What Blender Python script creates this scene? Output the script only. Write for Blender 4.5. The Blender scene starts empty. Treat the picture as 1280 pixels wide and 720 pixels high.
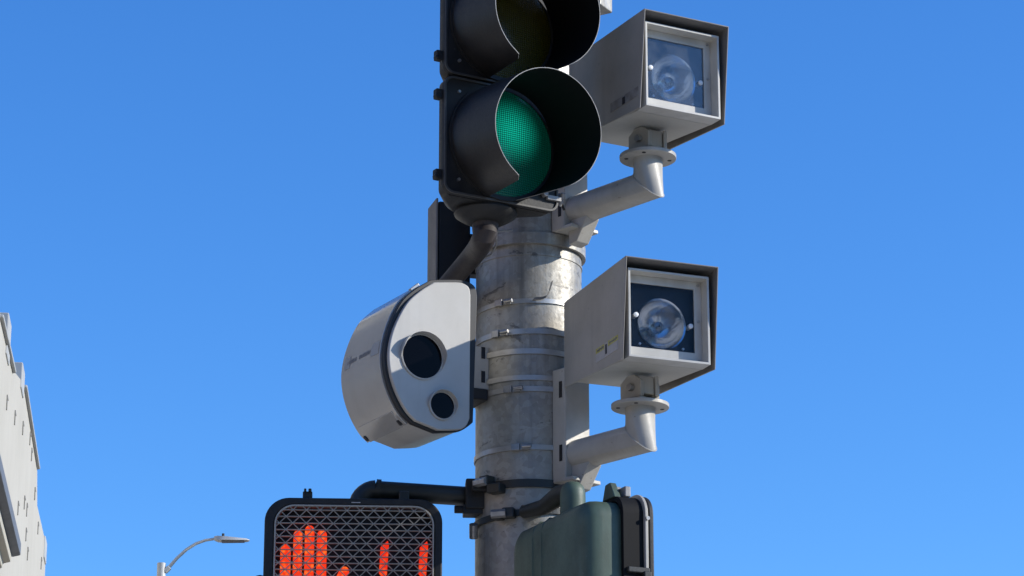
import bpy, bmesh, math, random
from mathutils import Vector, Matrix
random.seed(7)
R = math.radians
S = bpy.context.scene
COL = S.collection

# ------------------------------------------------------------------ camera
PITCH, FPX = R(17.5), 3600.0
CAM = Vector((0, 0, 1.6))
CP, SP = math.cos(PITCH), math.sin(PITCH)
cam = bpy.data.cameras.new("camera"); camo = bpy.data.objects.new("camera", cam); COL.objects.link(camo)
cam.sensor_width = 36; cam.lens = 36 * FPX / 1280; cam.clip_end = 3000; cam.clip_start = .05
camo.location = CAM; camo.rotation_euler = (math.pi / 2 + PITCH, 0, 0)
S.camera = camo

def ray(px, py):
    x = (px - 640) / FPX; v = (360 - py) / FPX
    return Vector((x, CP - SP * v, SP + CP * v))
def P(px, py, Y):
    d = ray(px, py); return CAM + d * (Y / d.y)
def zat(py, Y, px=640): return P(px, py, Y).z
def onplane(px, py, P0, az):
    """pixel -> (u, w) on the vertical plane through P0 that faces azimuth az (0 = at the camera, + = right)"""
    n = Vector((math.sin(az), -math.cos(az), 0)); t = Vector((math.cos(az), math.sin(az), 0))
    d = ray(px, py); k = (P0 - CAM).dot(n) / d.dot(n); q = CAM + d * k - P0
    return q.dot(t), q.z

# ------------------------------------------------------------------ objects
def tag(o, label=None, cat=None, group=None, kind=None):
    if label: o['label'] = label
    if cat: o['category'] = cat
    if group: o['group'] = group
    if kind: o['kind'] = kind
    return o
def thing(name, label, cat, loc=(0, 0, 0), az=0.0, group=None):
    o = bpy.data.objects.new(name, None); COL.objects.link(o)
    o.empty_display_size = .1; o.location = loc; o.rotation_euler = (0, 0, az)
    return tag(o, label, cat, group)
def copy_tree(o, parent=None):
    c = o.copy(); COL.objects.link(c); c.parent = parent
    for ch in o.children: copy_tree(ch, c)
    return c

class MB:
    def __init__(s): s.bm = bmesh.new()
    def v(s, *p): return s.bm.verts.new(p)
    def f(s, vs, mi=0):
        try:
            q = s.bm.faces.new(vs); q.material_index = mi; return q
        except ValueError: return None
    def box(s, c, d, rot=None, mi=0):
        c = Vector(c); vs = []
        for x in (-.5, .5):
            for y in (-.5, .5):
                for z in (-.5, .5):
                    p = Vector((x * d[0], y * d[1], z * d[2]))
                    if rot is not None: p = rot @ p
                    vs.append(s.v(*(c + p)))
        for q in ((0, 1, 3, 2), (4, 6, 7, 5), (0, 4, 5, 1), (2, 3, 7, 6), (0, 2, 6, 4), (1, 5, 7, 3)): s.f([vs[i] for i in q], mi)
        return s
    def prism(s, pts, y0, y1, mi=0, cap0=True, cap1=True, inset1=0.0, c=(0, 0)):
        """polygon in (x,z) pushed along y; inset1 shrinks the y1 end towards c"""
        a = [s.v(x, y0, z) for x, z in pts]
        k = 1 - inset1
        b = [s.v(c[0] + (x - c[0]) * k, y1, c[1] + (z - c[1]) * k) for x, z in pts]
        n = len(pts)
        for i in range(n): s.f([a[i], a[(i + 1) % n], b[(i + 1) % n], b[i]], mi)
        if cap0: s.f(a[::-1], mi)
        if cap1: s.f(b, mi)
        return s
    def frame(s, out, inn, y0, y1, yi0=None, yi1=None, mi=0):
        n = len(out); yi0 = y0 if yi0 is None else yi0; yi1 = y1 if yi1 is None else yi1
        a = [s.v(x, y0, z) for x, z in out]; b = [s.v(x, y1, z) for x, z in out]
        c = [s.v(x, yi0, z) for x, z in inn]; d = [s.v(x, yi1, z) for x, z in inn]
        for i in range(n):
            j = (i + 1) % n
            s.f([a[i], a[j], b[j], b[i]], mi); s.f([c[j], c[i], d[i], d[j]], mi)
            s.f([a[j], a[i], c[i], c[j]], mi); s.f([b[i], b[j], d[j], d[i]], mi)
        return s
    def rings(s, rs, cap=True, mi=0, closed=True):
        n = len(rs[0]); L = [[s.v(*p) for p in r] for r in rs]
        for a, b in zip(L, L[1:]):
            for i in range(n if closed else n - 1): s.f([a[i], a[(i + 1) % n], b[(i + 1) % n], b[i]], mi)
        if cap: s.f(L[0][::-1], mi); s.f(L[-1], mi)
        return s
    def lathe(s, prof, n=48, o=(0, 0, 0), axis='z', cap=True, mi=0):
        rs = []
        for r, h in prof:
            row = []
            for i in range(n):
                a = 2 * math.pi * i / n; x, y = r * math.cos(a), r * math.sin(a)
                p = (x, y, h) if axis == 'z' else ((x, h, y) if axis == 'y' else (h, x, y))
                row.append((o[0] + p[0], o[1] + p[1], o[2] + p[2]))
            rs.append(row)
        return s.rings(rs, cap, mi)
    def tube(s, path, r, n=28, cap=True, mi=0):
        """mitred tube along path; r a number or one per point"""
        path = [Vector(p) for p in path]; m = len(path)
        rr = r if isinstance(r, (list, tuple)) else [r] * m
        d = (path[1] - path[0]).normalized()
        u = d.orthogonal().normalized(); w = d.cross(u)
        rs = []
        for k in range(m):
            din = (path[k] - path[k - 1]).normalized() if k else d
            do = (path[k + 1] - path[k]).normalized() if k < m - 1 else din
            nrm = (din + do).normalized()
            if k:
                u = (u - din * u.dot(din)).normalized(); w = din.cross(u)
            row = []
            for i in range(n):
                a = 2 * math.pi * i / n
                q = (u * math.cos(a) + w * math.sin(a)) * rr[k]
                q = q - din * (q.dot(nrm) / din.dot(nrm))
                row.append(path[k] + q)
            rs.append(row)
            u = (u - do * u.dot(do)).normalized()
        return s.rings(rs, cap, mi)
    def cyl(s, a, b, r, n=20, r1=None, mi=0): return s.tube([a, b], [r, r if r1 is None else r1], n, True, mi)
    def hexbolt(s, a, b, r): return s.tube([a, b], r, 6)
    def build(s, name, mats, parent=None, bevel=0.0, seg=2, ang=34, M=None, smooth=True):
        bm = s.bm
        if M is not None: bmesh.ops.transform(bm, matrix=M, verts=bm.verts)
        bmesh.ops.recalc_face_normals(bm, faces=bm.faces)
        bm.normal_update()
        if smooth:
            for f in bm.faces: f.smooth = True
            for e in bm.edges:
                if len(e.link_faces) == 2 and e.calc_face_angle(0) > R(ang): e.smooth = False
        me = bpy.data.meshes.new(name); bm.to_mesh(me); bm.free()
        for m in (mats if isinstance(mats, (list, tuple)) else [mats]): me.materials.append(m)
        o = bpy.data.objects.new(name, me); COL.objects.link(o)
        if parent: o.parent = parent
        if bevel:
            b = o.modifiers.new('bevel', 'BEVEL'); b.width = bevel; b.segments = seg; b.limit_method = 'ANGLE'
            b.angle_limit = R(35); b.harden_normals = True
        return o

def rounded(pts, r, seg=6):
    n = len(pts); out = []
    rr = r if isinstance(r, (list, tuple)) else [r] * n
    for i in range(n):
        p = Vector(pts[i]); a = (Vector(pts[i - 1]) - p); b = (Vector(pts[(i + 1) % n]) - p)
        if rr[i] <= 0:
            out.append(tuple(p)); continue
        an = a.angle(b); t = min(rr[i] / math.tan(an / 2), a.length * .49, b.length * .49)
        p0 = p + a.normalized() * t; p1 = p + b.normalized() * t
        for k in range(seg + 1):
            q = k / seg
            c = p0 * (1 - q) ** 2 + p * 2 * q * (1 - q) + p1 * q * q
            # pull the quadratic curve a little towards a circle
            out.append((c.x, c.y))
    return out
def rect(x0, x1, z0, z1): return [(x0, z0), (x1, z0), (x1, z1), (x0, z1)]
def rrect(x0, x1, z0, z1, r, seg=6):
    out = []
    for cx, cz, a0 in ((x0 + r, z0 + r, 180), (x1 - r, z0 + r, 270), (x1 - r, z1 - r, 0), (x0 + r, z1 - r, 90)):
        for k in range(seg + 1):
            a = R(a0 + 90 * k / seg); out.append((cx + r * math.cos(a), cz + r * math.sin(a)))
    return out
def disc(cx, cz, r, n=40): return [(cx + r * math.cos(2 * math.pi * i / n), cz + r * math.sin(2 * math.pi * i / n)) for i in range(n)]

# ------------------------------------------------------------------ materials
def nodes(name):
    m = bpy.data.materials.new(name); m.use_nodes = True
    nt = m.node_tree; nt.nodes.clear()
    o = nt.nodes.new('ShaderNodeOutputMaterial'); p = nt.nodes.new('ShaderNodeBsdfPrincipled')
    nt.links.new(p.outputs[0], o.inputs[0])
    return m, nt, p, o
def N(nt, t, **k):
    n = nt.nodes.new('ShaderNode' + t)
    for a, v in k.items():
        if a.startswith('i_'): n.inputs[a[2:].replace('_', ' ')].default_value = v
        else: setattr(n, a, v)
    return n
def mix(nt, fac, a, b, mode='MIX'):
    n = nt.nodes.new('ShaderNodeMix'); n.data_type = 'RGBA'; n.blend_type = mode
    for i, x in ((0, fac), (6, a), (7, b)):
        if isinstance(x, (int, float)): n.inputs[i].default_value = x
        elif isinstance(x, (tuple, list)): n.inputs[i].default_value = (*x[:3], 1)
        else: nt.links.new(x, n.inputs[i])
    return n.outputs[2]
def ramp(nt, x, a, b):
    n = nt.nodes.new('ShaderNodeMapRange'); n.clamp = True
    nt.links.new(x, n.inputs[0]); n.inputs[1].default_value = a; n.inputs[2].default_value = b
    return n.outputs[0]
def noise(nt, scale, detail=6, rough=.6, stretch=(1, 1, 1), seed=0.0, dist=0.0):
    tc = N(nt, 'TexCoord'); mp = N(nt, 'Mapping'); nt.links.new(tc.outputs['Object'], mp.inputs[0])
    mp.inputs['Scale'].default_value = stretch; mp.inputs['Location'].default_value = (seed, seed * 1.7, seed * .6)
    n = N(nt, 'TexNoise'); n.inputs['Scale'].default_value = scale; n.inputs['Detail'].default_value = detail
    n.inputs['Roughness'].default_value = rough; n.inputs['Distortion'].default_value = dist
    nt.links.new(mp.outputs[0], n.inputs['Vector'])
    return n.outputs['Fac']
def coat(name, col, dirt=None, rough=.45, metal=0.0, amount=.5, scale=9, streak=True, speck=None, bump=.04, spec=.5, seed=0.0, coatw=0.0, fine=160):
    """paint or metal with broad mottling, vertical dirt streaks, specks and a fine grain"""
    m, nt, p, o = nodes(name)
    dirt = dirt or tuple(c * .55 for c in col)
    a = noise(nt, scale, 7, .62, seed=seed)
    c = mix(nt, ramp(nt, a, .36, .74), col, mix(nt, amount, col, dirt))
    if streak:
        b = noise(nt, 14, 6, .6, (1, 1, .07), seed + 3)
        k = N(nt, 'Math', operation='MULTIPLY'); nt.links.new(ramp(nt, b, .5, .72), k.inputs[0]); k.inputs[1].default_value = amount * .8
        c = mix(nt, k.outputs[0], c, dirt)
    if speck:
        d = noise(nt, 62, 5, .6, seed=seed + 9)
        c = mix(nt, ramp(nt, d, .69, .73), c, speck)
    nt.links.new(c, p.inputs['Base Color'])
    g = noise(nt, fine, 4, .6, seed=seed + 5)
    r = N(nt, 'MapRange'); nt.links.new(mixf(nt, a, g), r.inputs[0])
    r.inputs[1].default_value = .3; r.inputs[2].default_value = .7
    r.inputs[3].default_value = max(.05, rough - .1); r.inputs[4].default_value = min(1, rough + .14)
    nt.links.new(r.outputs[0], p.inputs['Roughness'])
    p.inputs['Metallic'].default_value = metal; p.inputs['Specular IOR Level'].default_value = spec
    if coatw: p.inputs['Coat Weight'].default_value = coatw; p.inputs['Coat Roughness'].default_value = .12
    if bump:
        bn = N(nt, 'Bump'); bn.inputs['Strength'].default_value = bump; bn.inputs['Distance'].default_value = .01
        nt.links.new(mixf(nt, g, noise(nt, 22, 4, .5, seed=seed + 2)), bn.inputs['Height']); nt.links.new(bn.outputs[0], p.inputs['Normal'])
    return m
def mixf(nt, a, b):
    n = N(nt, 'Math', operation='ADD'); nt.links.new(a, n.inputs[0]); nt.links.new(b, n.inputs[1])
    k = N(nt, 'Math', operation='MULTIPLY'); nt.links.new(n.outputs[0], k.inputs[0]); k.inputs[1].default_value = .5
    return k.outputs[0]
def plain(name, col, rough=.5, metal=0.0, spec=.5):
    m, nt, p, o = nodes(name)
    a = noise(nt, 30, 5, .6)
    nt.links.new(mix(nt, ramp(nt, a, .3, .8), col, tuple(c * .8 for c in col)), p.inputs['Base Color'])
    p.inputs['Roughness'].default_value = rough; p.inputs['Metallic'].default_value = metal; p.inputs['Specular IOR Level'].default_value = spec
    return m
def emit(name, col, strength, col2=None, scale=150):
    m, nt, p, o = nodes(name)
    p.inputs['Base Color'].default_value = (*[c * .25 for c in col], 1); p.inputs['Roughness'].default_value = .5
    v = N(nt, 'TexVoronoi'); v.inputs['Scale'].default_value = scale
    tc = N(nt, 'TexCoord'); nt.links.new(tc.outputs['Object'], v.inputs['Vector'])
    c = mix(nt, ramp(nt, v.outputs['Distance'], .1, .55), col2 or col, col)
    nt.links.new(c, p.inputs['Emission Color']); p.inputs['Emission Strength'].default_value = strength
    return m
def pane_mat(name, tint, refl, haze=0.0):
    m, nt, p, o = nodes(name)
    t = N(nt, 'BsdfTransparent'); t.inputs[0].default_value = (*tint, 1)
    g = N(nt, 'BsdfGlossy'); g.inputs['Roughness'].default_value = .03
    fr = N(nt, 'Fresnel'); fr.inputs[0].default_value = refl
    mx = N(nt, 'MixShader'); nt.links.new(fr.outputs[0], mx.inputs[0]); nt.links.new(t.outputs[0], mx.inputs[1]); nt.links.new(g.outputs[0], mx.inputs[2])
    last = mx.outputs[0]
    if haze:
        d = N(nt, 'BsdfDiffuse'); d.inputs[0].default_value = (.6, .65, .7, 1)
        a = noise(nt, 18, 5, .6)
        k = N(nt, 'Math', operation='MULTIPLY'); nt.links.new(ramp(nt, a, .3, .75), k.inputs[0]); k.inputs[1].default_value = haze
        m2 = N(nt, 'MixShader'); nt.links.new(k.outputs[0], m2.inputs[0]); nt.links.new(last, m2.inputs[1]); nt.links.new(d.outputs[0], m2.inputs[2]); last = m2.outputs[0]
    nt.links.new(last, o.inputs[0])
    return m

M = dict(
    galv=None,
    strap=coat('stainless strap', (.52, .50, .46), (.30, .285, .26), .38, .55, .6, 25, False, None, .02, seed=2),
    arm=coat('cream painted steel', (.50, .475, .415), (.30, .275, .225), .42, 0, .7, 8, True, (.20, .15, .11), .05, seed=3),
    box=coat('light grey enamel', (.44, .41, .35), (.28, .255, .21), .42, 0, .75, 5, True, (.27, .25, .21), .05, seed=4),
    tray=coat('tray paint with bounce light', (.50, .475, .41), (.37, .35, .30), .45, 0, .5, 7, True, None, .02, seed=30),  # paler than the cover: bounce light from below put into the colour
    inside=plain('matt black inside', (.006, .006, .0065), .7, 0, .2),
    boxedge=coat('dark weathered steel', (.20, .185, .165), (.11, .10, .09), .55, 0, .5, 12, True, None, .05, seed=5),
    frame=coat('pale window frame paint', (.56, .54, .48), (.36, .335, .285), .4, 0, .6, 14, True, None, .02, seed=6),
    camface=coat('white camera panel', (.50, .48, .43), (.36, .34, .30), .35, 0, .7, 5, True, None, .01, seed=7),
    camshell=coat('polished silver shell', (.52, .50, .455), (.38, .36, .325), .20, .4, .5, 3, True, None, 0, seed=8, fine=5),
    black=coat('black signal plastic', (.014, .014, .014), (.036, .034, .030), .5, 0, .8, 9, True, (.06, .056, .05), .10, spec=.35, seed=9),
    visor=coat('black visor sheet', (.012, .0115, .011), (.031, .027, .023), .40, 0, .8, 7, True, None, .06, spec=.4, seed=10),
    edge=coat('pale bare metal edge', (.35, .34, .32), (.14, .135, .13), .45, .2, .7, 40, False, None, .02, seed=11),  # on the visor rims the pale tone also paints in edge highlights
    dgreen=coat('dark green signal paint', (.085, .130, .092), (.036, .054, .036), .5, 0, .8, 9, True, (.12, .15, .14), .05, seed=12),
    pipe=coat('dark olive pipe paint', (.030, .032, .027), (.018, .018, .015), .42, 0, .7, 11, True, (.09, .085, .075), .05, seed=13),
    rust=coat('brown rusted pipe', (.036, .027, .024), (.018, .014, .013), .55, 0, .7, 12, True, None, .06, seed=14),
    rim=coat('grey rim with painted light', (.085, .08, .07), (.04, .038, .034), .5, 0, .7, 14, True, None, .05, seed=36),  # paler than the door: light along its rim painted into the colour
    anchor=plain('painted wall anchor', (.30, .28, .245), .8),
    rubber=plain('black rubber', (.018, .018, .019), .55),
    dark=plain('dark interior', (.009, .009, .010), .6),
    glassblack=plain('black lens glass', (.002, .002, .003), .10, 0, .07),
    bolt=coat('zinc bolt', (.42, .41, .39), (.2, .19, .18), .38, .7, .6, 60, False, None, .02, seed=15),
    whitedot=plain('white screw cap', (.8, .82, .82), .3),
    yellow=coat('faded yellow label', (.46, .42, .05), (.62, .60, .35), .5, 0, .8, 60, False, (.2, .2, .05), 0, seed=16),
    white=coat('white label', (.47, .455, .43), (.40, .385, .36), .5, 0, .6, 60, False, None, 0, seed=17),
    brownlabel=coat('faded brown label', (.22, .20, .17), (.42, .40, .36), .55, 0, .9, 40, False, None, 0, seed=18),
    ink=plain('black ink', (.02, .02, .025), .6),
    greytext=coat('grey faded lettering', (.16, .155, .15), (.35, .34, .33), .5, 0, .9, 120, False, None, 0, seed=19),
    faint=coat('faint grey print', (.36, .36, .34), (.46, .455, .44), .4, .3, .8, 50, False, None, 0, seed=20),
    reflector=None,
    lampbulb=coat('smoky lamp glass', (.42, .39, .36), (.25, .23, .21), .25, .6, .6, 40, False, None, .02, seed=33),
    paneA=pane_mat('hazy reflecting pane', (.90, .94, .97), 1.45, .10),
    paneB=pane_mat('clear dark pane', (.88, .9, .92), 1.2, .01),
    hand=emit('orange lit hand', (.86, .034, .005), 1.08, (1.0, .19, .022), 92),
    digit=emit('red lit digit', (.84, .026, .004), 1.0, (1.0, .10, .014), 92),
    grid=coat('grey louvre grid', (.40, .37, .315), (.24, .22, .19), .5, 0, .6, 25, False, None, 0, seed=21),
    lampgrey=coat('pale street lamp paint', (.52, .51, .48), (.38, .37, .35), .45, .1, .5, 6, True, None, 0, seed=22),
    plaster=coat('white wall plaster', (.46, .42, .35), (.37, .34, .285), .8, 0, .6, .7, True, None, .05, seed=23),
    stone=coat('grey coping stone', (.42, .42, .41), (.3, .3, .29), .8, 0, .6, 1.2, True, None, .05, seed=24),
    top_band=coat('dark grey gutter', (.14, .145, .16), (.09, .09, .1), .6, 0, .6, 2, True, None, 0, seed=25),
    pavement=coat('concrete pavement', (.55, .515, .45), (.42, .395, .345), .85, 0, .6, 1.5, False, (.2, .2, .19), .2, seed=26),
    asphalt=coat('asphalt', (.055, .055, .057), (.035, .035, .036), .9, 0, .6, 2, False, (.1, .1, .1), .3, seed=27),
    line=coat('white road paint', (.7, .7, .68), (.4, .4, .39), .7, 0, .6, 6, False, None, .1, seed=28),
    ground=coat('dry ground', (.20, .185, .16), (.13, .12, .1), .9, 0, .6, .1, False, None, .1, seed=29),
)
def mk_reflector():
    m, nt, p, o = nodes('crumpled silver reflector')
    p.inputs['Base Color'].default_value = (.93, .92, .90, 1); p.inputs['Metallic'].default_value = 1; p.inputs['Roughness'].default_value = .22
    b = N(nt, 'Bump'); b.inputs['Strength'].default_value = .09; b.inputs['Distance'].default_value = .02
    nt.links.new(noise(nt, 26, 2, .5, dist=1.2), b.inputs['Height']); nt.links.new(b.outputs[0], p.inputs['Normal'])
    return m
M['reflector'] = mk_reflector()
def mk_galv():
    m, nt, p, o = nodes('galvanised steel')
    base = mix(nt, ramp(nt, noise(nt, 5, 7, .65, seed=1), .32, .72), (.41, .385, .33), (.29, .27, .228))
    tc = N(nt, 'TexCoord'); v = N(nt, 'TexVoronoi'); v.inputs['Scale'].default_value = 75; nt.links.new(tc.outputs['Object'], v.inputs['Vector'])
    sp = N(nt, 'SeparateColor'); nt.links.new(v.outputs['Color'], sp.inputs[0])
    base = mix(nt, .20, base, mix(nt, sp.outputs[0], (.17, .16, .14), (.66, .63, .56)))                       # zinc spangle
    base = mix(nt, scaled(nt, ramp(nt, noise(nt, 20, 6, .6, (1, 1, .05), 4), .50, .70), .62), base, (.13, .122, .11))   # drip streaks
    base = mix(nt, scaled(nt, ramp(nt, noise(nt, 9, 8, .7, (1, 1, 2.2), 12, .6), .60, .63), .72), base, (.10, .095, .088))  # dark scuffs
    base = mix(nt, scaled(nt, ramp(nt, noise(nt, 13, 8, .7, (1, 1, 3.0), 31, .4), .64, .68), .35), base, (.50, .48, .43))  # rubbed patches
    nt.links.new(base, p.inputs['Base Color'])
    g = noise(nt, 70, 5, .65, seed=6)
    rg = N(nt, 'MapRange'); nt.links.new(g, rg.inputs[0]); rg.inputs[1].default_value = .3; rg.inputs[2].default_value = .7; rg.inputs[3].default_value = .38; rg.inputs[4].default_value = .64
    nt.links.new(rg.outputs[0], p.inputs['Roughness']); p.inputs['Metallic'].default_value = .42
    bn = N(nt, 'Bump'); bn.inputs['Strength'].default_value = .22; bn.inputs['Distance'].default_value = .008
    nt.links.new(mixf(nt, g, noise(nt, 14, 6, .6, seed=8)), bn.inputs['Height']); nt.links.new(bn.outputs[0], p.inputs['Normal'])
    return m
def scaled(nt, x, k):
    n = N(nt, 'Math', operation='MULTIPLY'); nt.links.new(x, n.inputs[0]); n.inputs[1].default_value = k; return n.outputs[0]
M['galv'] = mk_galv()
def mk_lens(name, col, hot, lit):
    """prismatic signal lens: a fine grid of little cells; lit brighter round the lamp behind its centre"""
    m, nt, p, o = nodes(name)
    tc = N(nt, 'TexCoord'); sx = N(nt, 'SeparateXYZ'); nt.links.new(tc.outputs['Object'], sx.inputs[0])
    def cell(src):
        k = N(nt, 'Math', operation='MULTIPLY'); nt.links.new(src, k.inputs[0]); k.inputs[1].default_value = 2 * math.pi / .0056
        s_ = N(nt, 'Math', operation='SINE'); nt.links.new(k.outputs[0], s_.inputs[0]); return s_.outputs[0]
    mu = N(nt, 'Math', operation='ADD'); nt.links.new(cell(sx.outputs[0]), mu.inputs[0]); nt.links.new(cell(sx.outputs[2]), mu.inputs[1])
    d = ramp(nt, mu.outputs[0], -.6, 1.2)
    if lit:
        vm = N(nt, 'VectorMath', operation='DISTANCE'); nt.links.new(tc.outputs['Object'], vm.inputs[0]); vm.inputs[1].default_value = (.014, -.03, .028)
        g = N(nt, 'MapRange'); g.interpolation_type = 'SMOOTHSTEP'; nt.links.new(vm.outputs['Value'], g.inputs[0]); g.inputs[1].default_value = .0; g.inputs[2].default_value = .100; g.inputs[3].default_value = 1; g.inputs[4].default_value = 0
        c = mix(nt, g.outputs[0], tuple(x * .15 for x in col), hot)
        c = mix(nt, d, mix(nt, .88, c, (0, 0, 0)), c)
        nt.links.new(c, p.inputs['Emission Color']); p.inputs['Emission Strength'].default_value = lit
    p.inputs['Base Color'].default_value = (*[x * .35 for x in col], 1); p.inputs['Roughness'].default_value = .18
    b = N(nt, 'Bump'); b.inputs['Strength'].default_value = .5; b.inputs['Distance'].default_value = .002
    nt.links.new(d, b.inputs['Height']); nt.links.new(b.outputs[0], p.inputs['Normal'])
    return m
M['lens_green'] = mk_lens('green prismatic lens', (.002, .20, .125), (.006, .70, .47), .85)
M['lens_yellow'] = mk_lens('amber prismatic lens', (.20, .16, .012), None, 0)
M['lens_red'] = mk_lens('red prismatic lens', (.4, .02, .01), None, 0)

# ------------------------------------------------------------------ world, sun
SUN_AZ, SUN_EL = R(84), R(25.5)
sd = Vector((math.sin(SUN_AZ) * math.cos(SUN_EL), -math.cos(SUN_AZ) * math.cos(SUN_EL), math.sin(SUN_EL)))
W = bpy.data.worlds.new("World"); S.world = W; W.use_nodes = True
nt = W.node_tree; bg = nt.nodes['Background']
sky = nt.nodes.new('ShaderNodeTexSky'); sky.sky_type = 'NISHITA'; sky.sun_disc = False
sky.sun_elevation = SUN_EL; sky.sun_rotation = math.atan2(sd.x, sd.y)
sky.air_density = 1.0; sky.dust_density = .4; sky.ozone_density = 2.2; sky.altitude = 0
hs = nt.nodes.new('ShaderNodeHueSaturation'); hs.inputs['Saturation'].default_value = 1.25
tn = nt.nodes.new('ShaderNodeMix'); tn.data_type = 'RGBA'; tn.blend_type = 'MULTIPLY'; tn.inputs[0].default_value = 1; tn.inputs[7].default_value = (.67, 1.035, 1.50, 1)
nt.links.new(sky.outputs[0], hs.inputs['Color']); nt.links.new(hs.outputs[0], tn.inputs[6]); nt.links.new(tn.outputs[2], bg.inputs[0])
bg.inputs[1].default_value = .15
sl = bpy.data.lights.new("sun", 'SUN'); sl.energy = 5.0; sl.angle = R(.53); sl.color = (1, .955, .88)
so = bpy.data.objects.new("sun", sl); COL.objects.link(so); so.rotation_euler = sd.to_track_quat('Z', 'Y').to_euler(); so.location = (8, -4, 12)
S.view_settings.view_transform = 'Standard'; S.view_settings.look = 'None'; S.view_settings.exposure = 0.0; S.view_settings.gamma = 1

# ------------------------------------------------------------------ ground, roads
def slab(name, pts, z0, z1, mat, bevel=0):
    b = MB(); b.rings([[(x, y, z0) for x, y in pts], [(x, y, z1) for x, y in pts]])
    return tag(b.build(name, mat, None, bevel), kind='structure')
b = MB(); b.f([b.v(x, y, -.02) for x, y in ((-900, -900), (900, -900), (900, 900), (-900, 900))]); tag(b.build('ground', M['ground']), kind='structure')
b = MB(); b.f([b.v(x, y, 0) for x, y in ((-60, -60), (60, -60), (60, 120), (-60, 120))]); tag(b.build('road', M['asphalt']), kind='structure')
slab('pavement', rounded([(-9, -13), (15, -13), (15, 12), (-9, 12)], 2.2, 8), 0.004, .14, M['pavement'], .015)
slab('pavement', [(-9, 20), (-4.0, 20), (-6.4, 80), (-12, 80)], 0.004, .14, M['pavement'], .015)
b = MB()
for i in range(9): b.box((-3.9 + i * 1.0, 14.2, .004), (.5, 3.2, .004))
tag(b.build('crosswalk_markings', M['line']), kind='structure')

# ------------------------------------------------------------------ pole
PX, PY, PR = P(661, 360, 7.15).x, 7.15, .1375
pole = thing('signal_pole', 'thick weathered galvanised steel pole carrying the lights, cameras and flash boxes', 'pole', (PX, PY, .14))
ZB = .14
b = MB(); b.lathe([(PR, 0), (PR, 5.75)], 72); b.build('shaft', M['galv'], pole)
b = MB(); b.lathe([(PR + .002, 5.75), (PR + .006, 5.76), (.12, 5.80), (.06, 5.835), (.004, 5.845)], 48); b.build('cap', M['galv'], pole)
b = MB(); b.lathe([(.23, 0), (.23, .03), (PR + .002, .032), (PR + .002, .03)], 40); b.build('base_plate', M['galv'], pole)
for i in range(4):
    a = R(45 + 90 * i); b = MB(); b.hexbolt((.19 * math.cos(a), .19 * math.sin(a), .031), (.19 * math.cos(a), .19 * math.sin(a), .07), .02); b.build('anchor_bolt', M['bolt'], pole)
zp = lambda py: zat(py, PY - PR, 661) - ZB          # pole-local height of a pixel row on its front
def pdir(az): return Vector((math.sin(az), -math.cos(az), 0))
def strap(name, z, h, mat, r=PR + .0015, th=.0022, tilt=0.0, bumps=(), buckle=None, seam=True, parent=pole):
    """flat band round the pole; bumps = (azimuth, extra radius, half width) where it lifts off to a bracket"""
    n = 120; outer, inner = [], []
    for i in range(n):
        az = 2 * math.pi * i / n - math.pi; rr = r
        for (ba, be, bw) in bumps:
            d = abs((az - ba + math.pi) % (2 * math.pi) - math.pi)
            if d < bw: rr = max(rr, min(r + be, r / max(.2, math.cos(min(bw - d, 1.0))) if d > bw * .45 else r + be))
        zz = z + tilt * math.sin(az)
        outer.append((az, rr + th, zz)); inner.append((az, rr, zz))
    def pt(a, dz): d = pdir(a[0]); return (d.x * a[1], d.y * a[1], a[2] + dz)
    m = MB(); rows = [[m.v(*pt(a, -h / 2)) for a in outer], [m.v(*pt(a, h / 2)) for a in outer], [m.v(*pt(a, h / 2)) for a in inner], [m.v(*pt(a, -h / 2)) for a in inner]]
    for k in range(4):
        A, B = rows[k], rows[(k + 1) % 4]
        for i in range(n): m.f([A[i], A[(i + 1) % n], B[(i + 1) % n], B[i]])
    o = m.build(name, mat, parent)
    if buckle is not None:
        d = pdir(buckle); c = d * (r + .007); c.z = z + tilt * math.sin(buckle); rot = Matrix.Rotation(buckle, 3, 'Z')
        m = MB(); m.box(c, (.022, .008, h * 1.35), rot); t = pdir(buckle + .17) * (r + .006)
        m.box((t.x, t.y, c.z), (.02, .008, h * 1.15), Matrix.Rotation(buckle + .17, 3, 'Z'))
        t = Vector((d.x, d.y, 0)) * (r + .010) + Vector((math.cos(buckle), math.sin(buckle), 0)) * .03; t.z = c.z
        m.cyl((t.x - .012 * math.cos(buckle), t.y - .012 * math.sin(buckle), t.z), (t.x + .012 * math.cos(buckle), t.y + .012 * math.sin(buckle), t.z), .0055, 10)
        m.build('buckle', M['bolt'], o, .0012)
    return o
AF, AC = R(42), R(-65)                                # azimuths of the flash arms and of the camera bracket on the pole
strap('collar', zp(298), .030, M['galv'], PR + .001, .010)
strap('weld_seam', zp(317), .006, M['galv'], PR - .001, .003)
strap('steel_strap', zp(376), .012, M['strap'], buckle=R(-32), tilt=.004)
strap('steel_strap', zp(414), .014, M['strap'], buckle=R(-36), tilt=.003)
strap('steel_strap', zp(439), .014, M['strap'], bumps=((AC, .03, .5),))
strap('steel_strap', zp(472), .013, M['strap'], bumps=((AC, .03, .5),))
strap('steel_strap', zp(486), .013, M['strap'], bumps=((AF, .028, .5),), buckle=R(-22), tilt=.002)
strap('steel_strap', zp(559), .013, M['strap'], bumps=((AF, .028, .5),), buckle=R(-14), tilt=.002)
strap('steel_strap', zp(258), .013, M['strap'], bumps=((AF, .028, .5),), buckle=R(-20), tilt=.002)
strap('steel_strap', zp(176), .013, M['strap'], bumps=((AF, .028, .5),), tilt=.002)
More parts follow.
